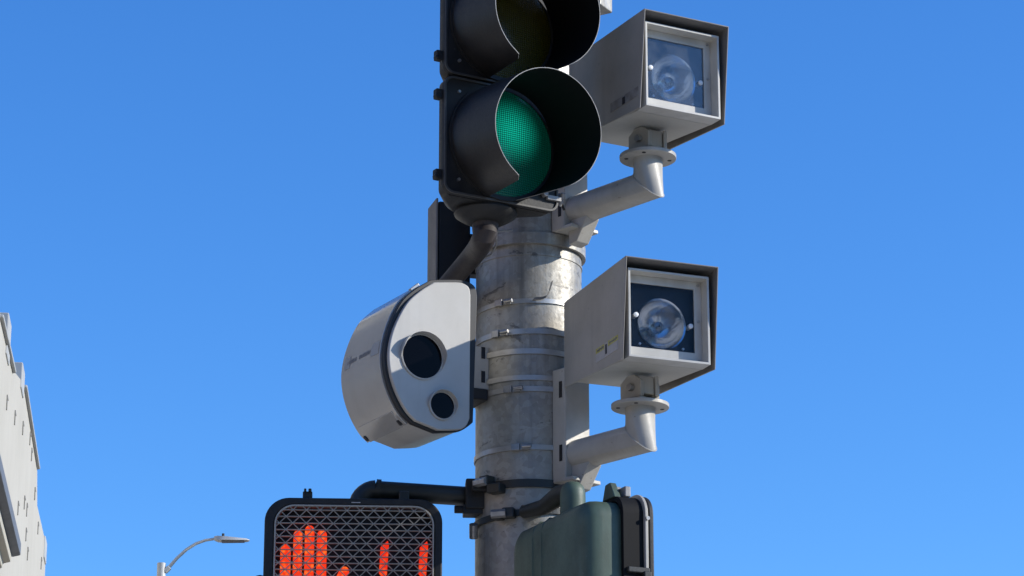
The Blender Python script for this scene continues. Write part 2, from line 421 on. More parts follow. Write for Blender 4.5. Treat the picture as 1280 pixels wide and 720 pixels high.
# loose tail of a strap, sticking up
b = MB(); d0 = pdir(R(12)); z0 = zp(374)
pts = [pdir(R(a)) * (PR + e) + Vector((0, 0, zz)) for a, e, zz in ((4, .006, z0), (12, .008, z0 + .002), (17, .012, z0 + .006), (19, .018, z0 + .02), (21, .022, z0 + .045))]
rs = []
for p_ in pts: rs.append([p_ + Vector((-.002, 0, -.005)), p_ + Vector((.004, 0, .003)), p_ + Vector((.004, -.0015, .003)), p_ + Vector((-.002, -.0015, -.005))])
b.rings(rs); b.build('strap_tail', M['boxedge'], pole)
# dark mending stains under the straps are thin putty patches
# clamp bands of the pedestrian signals, low on the pole
strap('clamp_band', zp(604), .020, M['pipe'], PR + .001, .005)
b = MB()
for (az, dz, s_) in ((-44, .012, .022), (-33, -.012, .03)):
    d = pdir(R(az)) * (PR + .016); b.box((d.x, d.y, zp(604) + dz), (s_ * 1.3, .03, .024), Matrix.Rotation(R(az), 3, 'Z'))
b.build('clamp_block', M['pipe'], pole, .003)
b = MB(); d = pdir(R(-46)) * (PR + .03); t = Vector((math.cos(R(-46)), math.sin(R(-46)), 0))
b.hexbolt(d - t * .022 + Vector((0, 0, zp(600))), d + t * .018 + Vector((0, 0, zp(600))), .011); b.build('clamp_bolt', M['bolt'], pole)
strap('clamp_band', zp(640), .016, M['pipe'], PR + .001, .006, tilt=.012)
b = MB()
for az in (-30, -20, -4, 8):
    d = pdir(R(az)) * (PR + .014); b.box((d.x, d.y, zp(640) + .012 * math.sin(R(az))), (.024 if az != -20 else .032, .026, .026), Matrix.Rotation(R(az + 6), 3, 'Z'))
b.build('clamp_block', M['pipe'], pole, .004)
b = MB(); d = pdir(R(-27)) * (PR + .03); b.hexbolt((d.x - .02, d.y, zp(644)), (d.x + .016, d.y - .004, zp(643)), .011); b.build('clamp_bolt', M['bolt'], pole); b = MB()
d = pdir(R(-70)) * (PR + .012); b.cyl((d.x, d.y, zp(663)), (d.x, d.y - .02, zp(648)), .011, 12); b.build('clamp_bolt', M['bolt'], pole)
# bracket high up beside the signal
b = MB(); d = pdir(R(60)); c = d * (PR + .055); zt = zat(-8, 7.0) - ZB
b.box((c.x, c.y, zt + .02), (.07, .09, .10), Matrix.Rotation(R(60), 3, 'Z')); b.build('side_bracket', M['galv'], pole, .004)
b = MB(); c = d * (PR + .085); b.hexbolt((c.x - .02, c.y - .03, zt), (c.x + .01, c.y - .04, zt), .01); b.build('bracket_bolt', M['bolt'], pole)

# ------------------------------------------------------------------ flash arms and flash boxes
def flash_arm(pyTop, pyBot, pyArm, pyFl, rE, label):
    g = 'bent pipe arms holding the flash boxes'
    root = thing('support_arm', label, 'support arm', (PX, PY, 0), AF, g)
    rF = .182                                 # radius of the channel face and of the upright
    fc = Vector((PX, PY, 0)) + pdir(AF) * rF; ec = Vector((PX, PY, 0)) + pdir(AF) * rE
    zt, zb = zat(pyTop, fc.y, 719), zat(pyBot, fc.y, 719)
    za = zat(pyArm, ec.y, 803); zf = zat(pyFl, ec.y, 803)
    b = MB(); b.box((0, -(rF + .133) / 2, (zt + zb) / 2), (.085, rF - .133, zt - zb)); b.build('mounting_channel', M['arm'], root, .004)
    for k in (.10, .72):
        b = MB(); b.box((-.0425, -.165, zt - .03 - k * (zt - zb) * .9), (.003, .010, .042)); b.build('slot', M['dark'], root)
    b = MB(); b.tube([(0, -rF + .004, za), (0, -rE, za), (0, -rE, zf)], .0385, 40); b.build('arm_pipe', M['arm'], root)
    b = MB(); ring = [(Vector((0, -rE, za)) + Vector((math.cos(t) * .0386, -math.sin(t) * .0386, -math.sin(t) * .0386))) for t in [2 * math.pi * i / 40 for i in range(41)]]
    b.tube(ring, .0017, 6, False); b.build('weld_bead', M['arm'], root)
    b = MB(); b.prism([(-rF + .006, za - .096), (-rF - .022, za - .092), (-rF - .062, za - .036), (-rF - .062, za - .02), (-rF + .006, za - .02)], -.022, .022)
    o = b.build('gusset', M['arm'], root, .003, M=Matrix.Rotation(R(90), 4, 'Z'))
    b = MB(); b.box((0, -rF - .014, zb + .002), (.095, .036, .010)); b.build('foot_lip', M['arm'], root, .002)
    b = MB(); b.lathe([(.0385, -.010), (.0715, -.0095), (.0715, 0), (.0, 0)][0:3] + [(.0715, .0)], 56, (0, -rE, zf)); fl = b.build('flange', M['arm'], root, .0015)
    for a in (215, 325, 35, 145):
        b = MB(); b.cyl((.055 * math.cos(R(a)), -rE + .055 * math.sin(R(a)), zf - .0105), (.055 * math.cos(R(a)), -rE + .055 * math.sin(R(a)), zf - .008), .0052, 12); b.build('bolt_hole', M['dark'], fl)
    # clevis on the flange
    b = MB(); b.box((0, -rE, zf + .006), (.07, .074, .010))
    b.build('clevis_foot', M['arm'], root, .003)
    for sx in (-1, 1):
        b = MB(); b.prism(rounded([(-.036, .011), (.036, .011), (.036, .052), (.012, .069), (-.012, .069), (-.036, .052)], .008), sx * .027 - .006, sx * .027 + .006)
        b.build('clevis_lug', M['arm'], root, .002, M=Matrix.Translation((0, -rE, zf)) @ Matrix.Rotation(R(90), 4, 'Z'))
    b = MB(); b.hexbolt((-.045, -rE - .006, zf + .036), (.045, -rE - .006, zf + .036), .0095); b.build('clevis_bolt', M['bolt'], root)
    return root, Vector((ec.x, ec.y, zf + .064))
armU, pivU = flash_arm(176, 290, 232, 195, .446, 'upper cream bent pipe arm on the pole beside the green light')
armL, pivL = flash_arm(462, 604, 548, 506, .406, 'lower cream bent pipe arm with tall channel strapped to the bare pole')

def flash_box(piv, az, label, pane, tagmat, W_=.247, H_=.245, L_=.40):
    g = 'red light camera flash boxes'
    root = thing('flash_box', label, 'flash box', piv, az, g)
    hw, t = W_ / 2, .004
    yF, yB = -L_ * .52, L_ * .48
    rake = .030
    # cover: folded sheet, open below and in front; lower front corner cut back
    b = MB()
    def shell(x, z): return [(x, yF if z > .1 else yF + rake, z), (x, yB, z)]
    prof_o = [(-hw, -.009), (-hw, H_), (hw, H_), (hw, -.009)]; prof_i = [(hw - t, -.009), (hw - t, H_ - t), (-hw + t, H_ - t), (-hw + t, -.009)]
    poly = prof_o + prof_i
    fr = [(x, yF + (rake if z < .1 else 0), z) for x, z in poly]; bk = [(x, yB, z + (.026 if z < .1 else -.004)) for x, z in poly]
    A = [b.v(*p) for p in fr]; B = [b.v(*p) for p in bk]; n = 8
    inner = {3, 4, 5, 6}
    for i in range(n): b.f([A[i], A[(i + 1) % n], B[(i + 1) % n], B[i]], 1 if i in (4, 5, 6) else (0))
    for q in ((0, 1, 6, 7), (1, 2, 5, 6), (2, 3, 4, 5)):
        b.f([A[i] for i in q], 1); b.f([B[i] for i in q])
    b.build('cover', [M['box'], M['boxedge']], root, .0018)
    # inner body: closed tray with a sloping front frame
    bw, bz = hw - .016, H_ - .021
    yf = yF + .050                                     # front of the window frame at the top
    b = MB()
    prof = [(yf + .02, 0), (yB - .006, .032), (yB - .006, bz - .006), (yf + .02, bz)]
    b.rings([[(-bw + .001, y, z) for y, z in prof], [(bw - .001, y, z) for y, z in prof]])
    b.bm.faces.ensure_lookup_table()
    for f in list(b.bm.faces):                          # take away the front face: the frame and pane close it
        if all(abs(v.co.y - (yf + .02)) < 1e-5 for v in f.verts): b.bm.faces.remove(f)
    b.build('inner_body', M['tray'], root, .0015)
    # two-step window frame
    out = rect(-bw, bw, 0.0, bz); i1 = rect(-bw + .006, bw - .006, .006, bz - .006)
    i2 = rect(-bw + .020, bw - .026, .036, bz - .026)
    b = MB(); b.frame(out, i1, yf - .026, yf + .020)
    fr_ = b.build('window_frame', M['frame'], root, .001)
    b = MB(); b.frame(i1, i2, yf + .007, yf + .014); b.build('retaining_frame', M['frame'], root, .001)
    for (x, z) in ((-bw + .015, .015), (bw - .015, .015), (-bw + .015, bz - .015), (bw - .015, bz - .015), (bw - .015, bz * .52), (-bw + .015, bz * .52)):
        b = MB(); b.cyl((x, yf + .0075, z), (x, yf + .0045, z), .0035, 10); b.build('frame_screw', M['bolt'], root)
    b = MB(); b.prism(i2, yf + .009, yf + .012); b.build('window_pane', pane, root)
    # baffle plate with a round hole, dished reflector and lamp
    cx, cz, rr = .0, bz * .47, .064
    hole = disc(cx, cz, rr, 40)
    sq = []
    for x, z in hole:                                   # square outline with one point per hole point
        dx, dz = x - cx, z - cz; k = min((bw - .004) / max(abs(dx), 1e-6), ((bz - .010 - cz) if dz > 0 else (cz - .006)) / max(abs(dz), 1e-6))
        sq.append((cx + dx * k, cz + dz * k))
    b = MB(); b.frame(sq, hole, yf + .026, yf + .029); b.build('baffle_plate', M['dark'], root)
    b = MB(); prof = [(rr, yf + .020), (rr - .002, yf + .018)]
    prof = [(rr + .001, yf + .022), (rr - .003, yf + .024)] + [((rr - .003) * math.cos(R(a)), yf + .026 + .058 * math.sin(R(a))) for a in (8, 18, 30, 42, 54, 66, 76, 84)] + [(.001, yf + .0845)]
    b.lathe(prof, 48, (cx, 0, cz), 'y', cap=False); rf = b.build('reflector', M['reflector'], root)
    b = MB(); b.lathe([(.002, yf + .034), (.012, yf + .037), (.016, yf + .046), (.015, yf + .06), (.011, yf + .082)], 24, (cx, 0, cz - .002), 'y', cap=False); b.build('lamp', M['lampbulb'], rf)
    for x, z in ((-bw + .034, cz + .012), (bw - .036, cz - .002)):
        b = MB(); b.lathe([(.0062, yf + .0262), (.0062, yf + .0055), (.0042, yf + .0042), (.0005, yf + .0040)], 18, (x, 0, z), 'y'); b.build('screw_cap', M['whitedot'], root)
    for x, z in ((-bw + .05, .05), (bw - .05, .048)):
        b = MB(); b.cyl((x, yf + .026, z), (x, yf + .022, z), .0032, 10); b.build('baffle_rivet', M['whitedot'], root)
    # sticker low on the left cheek near the front
    xs = -hw - .0006
    if tagmat == 'yellow':
        for y0, y1, z0, z1, mt in ((-.155, -.095, .047, .060, 'yellow'), (-.072, -.018, .047, .060, 'yellow'), (-.155, -.095, .024, .0465, 'white'), (-.0945, -.073, .024, .060, 'white'), (-.072, -.018, .024, .0465, 'white')):
            b = MB(); b.box((xs, (y0 + y1) / 2, (z0 + z1) / 2), (.0012, y1 - y0, z1 - z0)); b.build('warning_sticker', M[mt], root)
        b = MB(); b.box((xs - .0012, -.084, .043), (.001, .008, .024)); b.build('sticker_mark', M['ink'], root)
        b = MB()
        for k in range(9): b.box((xs - .0012, -.150 + k * .0057, .053), (.0008, .003, .003 + .003 * (k % 2)))
        b.build('sticker_print', M['greytext'], root); b = MB()
        for k in range(8): b.box((xs - .0012, -.068 + k * .0057, .053), (.0008, .003, .003 + .003 * (k % 3) * .7))
        b.build('sticker_print', M['greytext'], root)
    else:
        for y0, y1 in ((-.165, -.10), (-.092, -.03)):
            b = MB(); b.box((xs, (y0 + y1) / 2, .038), (.0012, y1 - y0, .024)); b.build('worn_sticker', M['brownlabel'], root)
        b = MB(); b.box((xs - .0012, -.096, .036), (.001, .012, .018)); b.build('sticker_mark', M['ink'], root)
    # hinge tongue under the box
    b = MB(); b.box((.004, 0, -.020), (.044, .062, .046)); b.build('hinge_tongue', M['arm'], root, .004)
    for yy in (-.034, -.014, .006, .024):
        b = MB(); b.box((.030, yy, -.022), (.010, .007, .050)); b.build('hinge_rib', M['arm'], root, .002)
    return root
flash_box(pivU - Vector((0, 0, .006)), R(28), 'upper grey flash box with a blue sky reflection in its window', M['paneA'], 'brown', L_=.385)
flash_box(pivL, R(21), 'lower grey flash box with a yellow warning sticker and dark window', M['paneB'], 'yellow')

# ------------------------------------------------------------------ main traffic signal
AS = R(30)
PS = P(623.5, 182, 6.70)                                  # centre of the green lens, in the plane of the door
sw, sh = .332, .312
sig = thing('traffic_signal', 'large black three-lens traffic signal with its green light lit', 'traffic signal', PS, AS)
def visor(r, L, th=.0016):
    m = MB(); na, nl = 64, 10
    def grid(rad):
        rows = []
        for i in range(na + 1):
            q = i / na; col = []
            edge = min(q, 1 - q) * R(320) * r
            rc = .024
            Lq = L if edge > rc else L - rc + math.sqrt(max(0, rc * rc - (rc - edge) ** 2))
            for j in range(nl + 1):
                s_ = j / nl; y = -Lq * s_
                gap = R(76 - 46 * 1 + 0) + 0
                half = R(13 + 11 * s_)                  # half of the open angle at the bottom
                a = -math.pi / 2 + half + q * (2 * math.pi - 2 * half)
                rr = rad * (1 + .012 * s_)
                col.append((rr * math.cos(a), y - .02 * 0, rr * math.sin(a) - .03 * s_ * 0))
            rows.append(col)
        return rows
    O = [[m.v(*p) for p in c] for c in grid(r)]; I = [[m.v(*p) for p in c] for c in grid(r - th)]
    for i in range(na):
        for j in range(nl):
            m.f([O[i][j], O[i + 1][j], O[i + 1][j + 1], O[i][j + 1]], 0); m.f([I[i + 1][j], I[i][j], I[i][j + 1], I[i + 1][j + 1]], 1)
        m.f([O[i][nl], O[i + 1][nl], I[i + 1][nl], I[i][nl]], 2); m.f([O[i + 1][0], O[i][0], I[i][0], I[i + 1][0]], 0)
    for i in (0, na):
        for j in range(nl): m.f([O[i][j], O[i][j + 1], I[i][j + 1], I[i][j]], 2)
    return m
def signal_section(root, z, lens):
    hw, hh = sw / 2, sh / 2
    # tapered rear housing
    b = MB(); o_ = rrect(-hw + .012, hw - .012, z - hh + .002, z + hh - .002, .02); i_ = rrect(-hw + .078, hw - .078, z - hh + .012, z + hh - .012, .03)
    b.rings([[(x, .001, w) for x, w in o_], [(x * .99, .03, w) for x, w in o_], [(x, .125, w) for x, w in i_], [(x * .8, .135, w) for x, w in i_]])
    b.build('housing', M['black'], root)
    # door, with a raised rim
    b = MB(); o_ = rrect(-hw + .004, hw - .004, z - hh + .003, z + hh - .003, .026, 8); i_ = rrect(-hw + .010, hw - .010, z - hh + .009, z + hh - .009, .022, 8)
    b.prism(o_, -.012, .0005)
    d = b.build('door', M['black'], root, .0015)
    b = MB(); b.frame(o_, i_, -.0165, -.0125); b.build('door_rim', M['rim'], d, .0012)
    for q in (-1, 1):
        zz = z + q * .105
        b = MB(); b.box((-hw - .003, .006, zz), (.018, .020, .026)); b.cyl((-hw - .009, -.005, zz - .006), (-hw - .009, .012, zz - .006), .006, 12); b.build('latch', M['black'], d, .003)
        b = MB(); b.cyl((-hw + .045, -.012, z + q * .115), (-hw + .045, -.018, z + q * .115), .004, 8); b.build('screw', M['bolt'], d); b = MB(); b.cyl((hw - .045, -.012, z + q * .115), (hw - .045, -.018, z + q * .115), .004, 8); b.build('screw', M['bolt'], d)
    # lens
    b = MB(); b.lathe([(.139, -.013), (.139, -.020), (.11, -.029), (.07, -.036), (.03, -.039), (.001, -.040)], 56, (0, 0, 0), 'y')
    l = b.build('lens', M[lens], root); l.location = (0, 0, z)
    b = MB(); b.lathe([(.139, -.012), (.150, -.012), (.150, -.022), (.139, -.022)], 56, (0, 0, z), 'y', cap=False); b.build('lens_ring', M['black'], root)
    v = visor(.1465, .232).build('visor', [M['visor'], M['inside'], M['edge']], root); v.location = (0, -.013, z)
    v.rotation_euler = (R(8), 0, 0)
for i, ln in enumerate(('lens_green', 'lens_yellow', 'lens_red')): signal_section(sig, i * sh, ln)
# coupling hub under the housing and the elbow pipe back to the pole
zb = -sh / 2
b = MB(); b.lathe([(.076, zb + .004), (.079, zb - .004), (.077, zb - .009), (.064, zb - .018), (.048, zb - .027), (.040, zb - .030)], 40, (0, .065, 0)); b.build('hub', M['black'], sig)
RZ = Matrix.Rotation(-AS, 4, 'Z')
def loc(p): return RZ @ (Vector(p) - PS)
hb = PS + Matrix.Rotation(AS, 3, 'Z') @ Vector((0, .065, zb - .022))
e1, e2, e3 = P(605, 297, hb.y + .01), P(592, 318, 6.92), P(556, 360, 7.08)
q = [hb, hb + (e1 - hb) * .5, e1, e2, e3]
pp_ = []
for i in range(len(q) - 1):
    p0, p1, p2, p3 = q[max(i - 1, 0)], q[i], q[i + 1], q[min(i + 2, len(q) - 1)]
    for j in range(5):
        t = j / 5; pp_.append(.5 * ((2 * p1) + (p2 - p0) * t + (2 * p0 - 5 * p1 + 4 * p2 - p3) * t * t + (3 * p1 - p0 - 3 * p2 + p3) * t ** 3))
pp_ += [q[-1], q[-1] + Vector((.06, .07, -.05))]
b = MB(); b.tube([loc(p) for p in pp_], [.034 - .010 * i / len(pp_) for i in range(len(pp_))], 24); b.build('mounting_pipe', M['rust'], sig)
c0, c1, c2 = P(622, 289, 6.80), P(621, 305, 6.86), P(600, 325, 6.92)
b = MB(); b.tube([loc(P(640, 288, 6.84)), loc(c0), loc(c0 + Vector((-.004, .01, -.012))), loc(c1), loc((c1 + c2) / 2 + Vector((.008, 0, -.006))), loc(c2), loc(P(585, 334, 6.97))], .0026, 8); b.build('cable', M['edge'], sig)

b = MB(); b.box((sw / 2 - .018, -.016, -.118), (.040, .010, .012)); b.cyl((sw / 2 - .045, -.012, -.112), (sw / 2 - .045, -.026, -.112), .007, 10); b.cyl((sw / 2 + .008, -.02, -.100), (sw / 2 + .008, .0, -.128), .006, 10); b.build('door_catch', M['edge'], sig, .001)
b = MB(); w0 = P(672, 250, 6.76); b.tube([loc(w0), loc(P(682, 252, 6.78)), loc(P(692, 247, 6.85)), loc(P(699, 243, 6.90)), loc(P(701, 252, 6.94)), loc(P(705, 262, 6.97))], .0032, 8); b.build('wire', M['rubber'], sig)
# ------------------------------------------------------------------ dark box behind, left of the pole
PJ = P(547, 350, 7.16)
zt_, zb_ = zat(247, 7.14, 549), zat(430, 7.14, 549)
jb = thing('terminal_box', 'tall black box with grey lid edge behind the camera, left of the pole', 'terminal box', (PJ.x, PJ.y, zb_), R(16))
hh = zt_ - zb_
b = MB(); b.box((.046, .040, hh / 2), (.088, .075, hh)); b.build('box_body', M['dark'], jb, .006)
b = MB(); b.box((-.002, .046, hh / 2 + .002), (.006, .092, hh + .010)); b.build('lid', M['boxedge'], jb, .003)
for zz in (hh - .085, hh - .175):
    b = MB(); b.box((.10, .05, zz), (.05, .04, .022)); b.build('bracket', M['black'], jb, .003)

# ------------------------------------------------------------------ enforcement camera
ACM = R(30)
PCm = P(588, 440, 6.845)
def cz(l): return [onplane(x / 3 + 410, y / 3 + 335, PCm, ACM) for x, y in l]
cx0 = sum(u for u, w in cz([(205, 310), (545, 310)])) / 2
camr = thing('enforcement_camera', 'rounded grey enforcement camera with two black round windows, left of the pole', 'camera', PCm, ACM)
def crv(l, k=5):
    """smooth curve through the points of l"""
    l = [Vector(a) for a in l]; out = []
    for i in range(len(l) - 1):
        p0, p1, p2, p3 = l[max(i - 1, 0)], l[i], l[i + 1], l[min(i + 2, len(l) - 1)]
        for j in range(k):
            t = j / k; out.append(tuple(.5 * ((2 * p1) + (p2 - p0) * t + (2 * p0 - 5 * p1 + 4 * p2 - p3) * t * t + (3 * p1 - p0 - 3 * p2 + p3) * t ** 3)))
    return out + [tuple(l[-1])]
arcpx = [(382, 46), (322, 82), (270, 132), (229, 220), (209, 312), (214, 394), (238, 474), (275, 543), (314, 584)]
gask = crv(cz([(557, 110), (549, 74), (524, 54), (480, 45), (382, 46)]), 4)[:-1] + crv(cz(arcpx)) + crv(cz([(400, 618), (484, 614), (516, 600), (541, 580)]), 3)
face = crv(cz([(524, 108), (518, 80), (502, 66), (474, 59), (388, 59)]), 4)[:-1] + crv(cz([(388, 59), (336, 91), (284, 140), (238, 228), (218, 314), (223, 394), (247, 472), (283, 539), (318, 577)])) + crv(cz([(402, 612), (480, 611), (507, 597), (520, 570)]), 3)
b = MB(); b.prism(face, -.016, -.002); b.build('front_panel', M['camface'], camr, .003)
b = MB(); b.prism(gask, -.0045, .012); b.build('gasket', M['rubber'], camr, .002)
DC = .213
k_ = (sum(u for u, w in face) / len(face), sum(w for u, w in face) / len(face))
body = [(k_[0] + (u - k_[0]) * .992, k_[1] + (w - k_[1]) * .992) for u, w in gask]
b = MB(); b.prism(body, .010, DC, inset1=.02, c=k_); b.build('body', M['camface'], camr, .004)
# curved outer cover on the left side, with a seam and a small flap below
arc = cz([(340, 71), (322, 82), (270, 132), (229, 220), (209, 312), (214, 394), (238, 474), (275, 543), (308, 578)])
arc = [Vector(a) for a in arc]
def off(arc, d):
    out = []
    for i, a in enumerate(arc):
        t = (arc[min(i + 1, len(arc) - 1)] - arc[max(i - 1, 0)]).normalized(); out.append(a + Vector((-t.y, t.x)) * -d)
    return out
fine_ = []
for i in range(len(arc) - 1):
    p0, p1, p2, p3 = arc[max(i - 1, 0)], arc[i], arc[i + 1], arc[min(i + 2, len(arc) - 1)]
    for k in range(6):
        t = k / 6; fine_.append(.5 * ((2 * p1) + (p2 - p0) * t + (2 * p0 - 5 * p1 + 4 * p2 - p3) * t * t + (3 * p1 - p0 - 3 * p2 + p3) * t ** 3))
fine_.append(arc[-1])
sgn = 1 if (off(fine_, .01)[20] - Vector(k_)).length > (fine_[20] - Vector(k_)).length else -1
oa, ia = off(fine_, sgn * .004), off(fine_, -sgn * .004)
poly = [tuple(p) for p in oa] + [tuple(p) for p in ia[::-1]]
b = MB(); b.prism(poly, .013, DC + .008); b.build('side_cover', M['camshell'], camr, .0015)
# little flap at the lower edge of the cover and its clip
p_, q_ = oa[-1], oa[-9]; mid = (p_ + q_) / 2; t_ = (p_ - q_).normalized(); nrm_ = (mid - Vector(k_)).normalized()
ang_ = math.atan2(t_.y, t_.x)
b = MB(); b.box((mid.x + nrm_.x * .002, .115, mid.y + nrm_.y * .002), ((p_ - q_).length * 1.0, .175, .003), Matrix.Rotation(-ang_, 3, 'Y')); b.build('cover_flap', M['camshell'], camr, .001)
b = MB(); b.box((oa[-4].x, .030, oa[-4].y), (.016, .010, .008), Matrix.Rotation(-ang_, 3, 'Y')); b.build('clip', M['rubber'], camr, .002); b = MB(); b.box((oa[-4].x, .205, oa[-4].y), (.016, .012, .008), Matrix.Rotation(-ang_, 3, 'Y')); b.build('clip', M['rubber'], camr, .002)
b = MB(); b.box((oa[2].x, .016, oa[2].y), (.03, .012, .008), Matrix.Rotation(R(-40), 3, 'Y')); b.build('top_clip', M['camshell'], camr, .002)
# lettering strip along the cover (unreadable in the photograph: only its marks) with two grey bars
j = 25
def strip(y0, y1, i0, i1, mat, nm):
    m = MB(); A = [oa[i] + (oa[i] - Vector(k_)).normalized() * .0008 for i in range(i0, i1 + 1)]
    m.rings([[(a.x, y0, a.y) for a in A], [(a.x, y1, a.y) for a in A]], cap=False, closed=False); return m.build(nm, mat, camr)
strip(.020, .062, 21, 24, M['faint'], 'printed_bar'); strip(.175, .205, 21, 24, M['faint'], 'printed_bar')
m = MB(); y = .068
for wdt in (.006, .008, .004, .007, .009, .006, .005, .012, .004, .006, .008, .005, .007, .006):
    a0 = oa[22] + (oa[22] - Vector(k_)).normalized() * .0009; a1 = oa[23] + (oa[23] - Vector(k_)).normalized() * .0009
    a0 = a0.lerp(a1, random.uniform(.0, .25))
    if wdt != .012: m.rings([[(a0.x, y, a0.y), (a1.x, y, a1.y)], [(a0.x, y + wdt, a0.y), (a1.x, y + wdt, a1.y)]], cap=False, closed=False)
    y += wdt + .0022
m.build('lettering', M['greytext'], camr)
# windows with eyebrow hoods
def cam_window(cx, cy, rx, hood, nm):
    u, w = onplane(cx, cy, PCm, ACM); r = rx / (FPX / 7.35 * math.cos(ACM))
    b = MB(); b.lathe([(r, -.0165), (r + .004, -.0165), (r + .004, -.020), (r + .001, -.021), (r, -.0185)], 48, (u, 0, w), 'y', cap=False); wn = b.build('window_ring', M['camface'], camr)
    b = MB(); b.lathe([(r + .001, -.0162), (r + .001, -.0182), (.001, -.0186)], 48, (u, 0, w), 'y', cap=True); b.build('dark_glass', M['glassblack'], wn)
    m = MB(); n = 40; rows = []
    for i in range(n + 1):
        q = i / n; a = R(-28 + 222 * q); ln = hood * min(1, (math.sin(math.pi * min(max(q, 0), 1)) * 2.2)) + .001
        e = []
        for rad, y in ((r + .004, -.016), (r + .005, -.016 - ln), (r + .0065, -.016 - ln), (r + .006, -.016)):
            e.append((u + rad * math.cos(a), y, w + rad * math.sin(a)))
        rows.append(e)
    m.rings(rows); m.build('hood', M['camface'], wn)
cam_window(523.5, 448, 23, .020, 'w'); cam_window(548.5, 509, 13.8, .014, 'w')
# bracket channel to the pole
zt, zb = zat(434, 7.05), zat(497, 7.05)
Mb = RZ_c = Matrix.Rotation(-ACM, 4, 'Z') @ Matrix.Translation(Vector((PX, PY, 0)) - PCm) @ Matrix.Rotation(AC, 4, 'Z')
b = MB(); b.box((0, -.157, (zt + zb) / 2 + .012), (.080, .052, zt - zb - .02)); b.build('bracket_channel', M['arm'], camr, .003, M=Mb)
b = MB(); b.box((0.0, -.160, zb + .008), (.088, .05, .03)); b.build('bracket_foot', M['black'], camr, .004, M=Mb)
for py in (441, 471):
    b = MB(); b.box((.0405, -.148, zat(py, 7.05)), (.003, .010, .03)); b.build('slot', M['dark'], camr, M=Mb)

# ------------------------------------------------------------------ pedestrian signal, front view
PP = P(442.5, 623, 6.98)
AP = R(3)
gP = 'pedestrian crossing signals on the pole'
ps = thing('pedestrian_signal', 'black pedestrian signal showing a lit orange hand and countdown behind a wire grid', 'crossing signal', PP, AP, gP)
w2, h2 = .220, .45
o1 = rrect(-w2, w2, -h2, 0, .060, 10); o2 = rrect(-w2 + .005, w2 - .005, -h2 + .005, -.005, .056, 10); i1 = rrect(-w2 + .024, w2 - .020, -h2 + .02, -.018, .05, 10)
b = MB(); b.frame(o1, i1, -.004, .06); b.build('front_frame', M['black'], ps, .005, 3)
b = MB(); b.prism(rrect(-w2 + .012, w2 - .012, -h2 + .012, -.012, .05, 10), .0605, .17); b.build('housing', M['black'], ps, .012, 3)
o3 = rrect(-w2 + .0245, w2 - .0205, -h2 + .0205, -.0185, .0495, 10); i3 = rrect(-w2 + .0285, w2 - .0245, -h2 + .0245, -.0225, .0455, 10)
b = MB(); b.frame(o3, i3, -.007, .02); b.build('grid_rim', M['grid'], ps, .0008)
b = MB(); b.prism(i1, .030, .034); b.build('dark_panel', M['dark'], ps)
# eggcrate grid: level louvres and crossing diagonals, inside the rim
x0, x1, z0, z1, rc = -w2 + .0285, w2 - .0245, -h2 + .0245, -.0225, .045
def inside(x, z):
    if not (x0 <= x <= x1 and z0 <= z <= z1): return False
    cx_ = min(max(x, x0 + rc), x1 - rc); cz_ = min(max(z, z0 + rc), z1 - rc)
    return (x - cx_) ** 2 + (z - cz_) ** 2 <= rc * rc or cx_ == x or cz_ == z
def clip(p, d, n=900):
    ok = [t for t in (i / n for i in range(n + 1)) if inside(p[0] + d[0] * t, p[1] + d[1] * t)]
    return (ok[0], ok[-1]) if len(ok) > 2 else None
def slat(b, p, q, y0, y1, th):
    p, q = Vector(p), Vector(q); d = (q - p).normalized(); nrm = Vector((-d.y, d.x)) * th / 2
    c = [p + nrm, q + nrm, q - nrm, p - nrm]
    b.prism([tuple(a) for a in c], y0, y1)
a_ = .01665
def louvre(name, segs, th, y0, y1):
    b = MB()
    for p, d in segs:
        c = clip(p, d)
        if c: slat(b, (p[0] + d[0] * c[0], p[1] + d[1] * c[0]), (p[0] + d[0] * c[1], p[1] + d[1] * c[1]), y0, y1, th)
    return b.build(name, M['grid'], ps, smooth=False)
louvre('level_louvres', [((-.25, z1 - .009 - a_ * k), (.5, 0)) for k in range(26)], .0014, -.005, .005)
ox = -w2 + .0365
louvre('diagonal_louvres', [((ox + 2 * a_ * k - .5, z1 - .009 - .5), (1.0, 1.0)) for k in range(-16, 30)] + [((ox + 2 * a_ * k - .5, z1 - .009 + .5), (1.0, -1.0)) for k in range(-16, 30)], .0015, -.0045, .003)
sc_ = 503.0
def pl(px, py): return ((px - 442.5) / sc_ , -(py - 623) / sc_ / .965)
def capsule(b, p, q, r, y0=.024, y1=.029, n=8, r2=None):
    p, q = Vector(p), Vector(q); d = (q - p).normalized(); a0 = math.atan2(d.y, d.x); pts = []; r2 = r2 or r
    for i in range(n + 1): a = a0 + math.pi / 2 + math.pi * i / n; pts.append((p.x + r2 * math.cos(a), p.y + r2 * math.sin(a)))
    for i in range(n + 1): a = a0 - math.pi / 2 + math.pi * i / n; pts.append((q.x + r * math.cos(a), q.y + r * math.sin(a)))
    b.prism(pts, y0, y1)
hand = None
b = MB()
fr_ = .0132
for xa, ya, r_ in ((358.5, 684, .0128), (373.5, 666, .0112), (388, 660, .0118), (403.3, 666, .0124)):
    p, q = pl(xa, 745), pl(xa, ya); capsule(b, p, q, r_)
capsule(b, pl(412, 750), pl(432, 710), .0120)
palm = [pl(x, y) for x, y in ((352, 738), (410, 738), (419, 752), (412, 772), (400, 796), (366, 796), (354, 772))]
b.prism(rounded(palm, .01, 4), .0235, .0285)
b.build('lit_hand', M['hand'], ps)
def seg(b, xa, ya, xb, yb, w): slat(b, pl(xa, ya), pl(xb, yb), .024, .029, w)
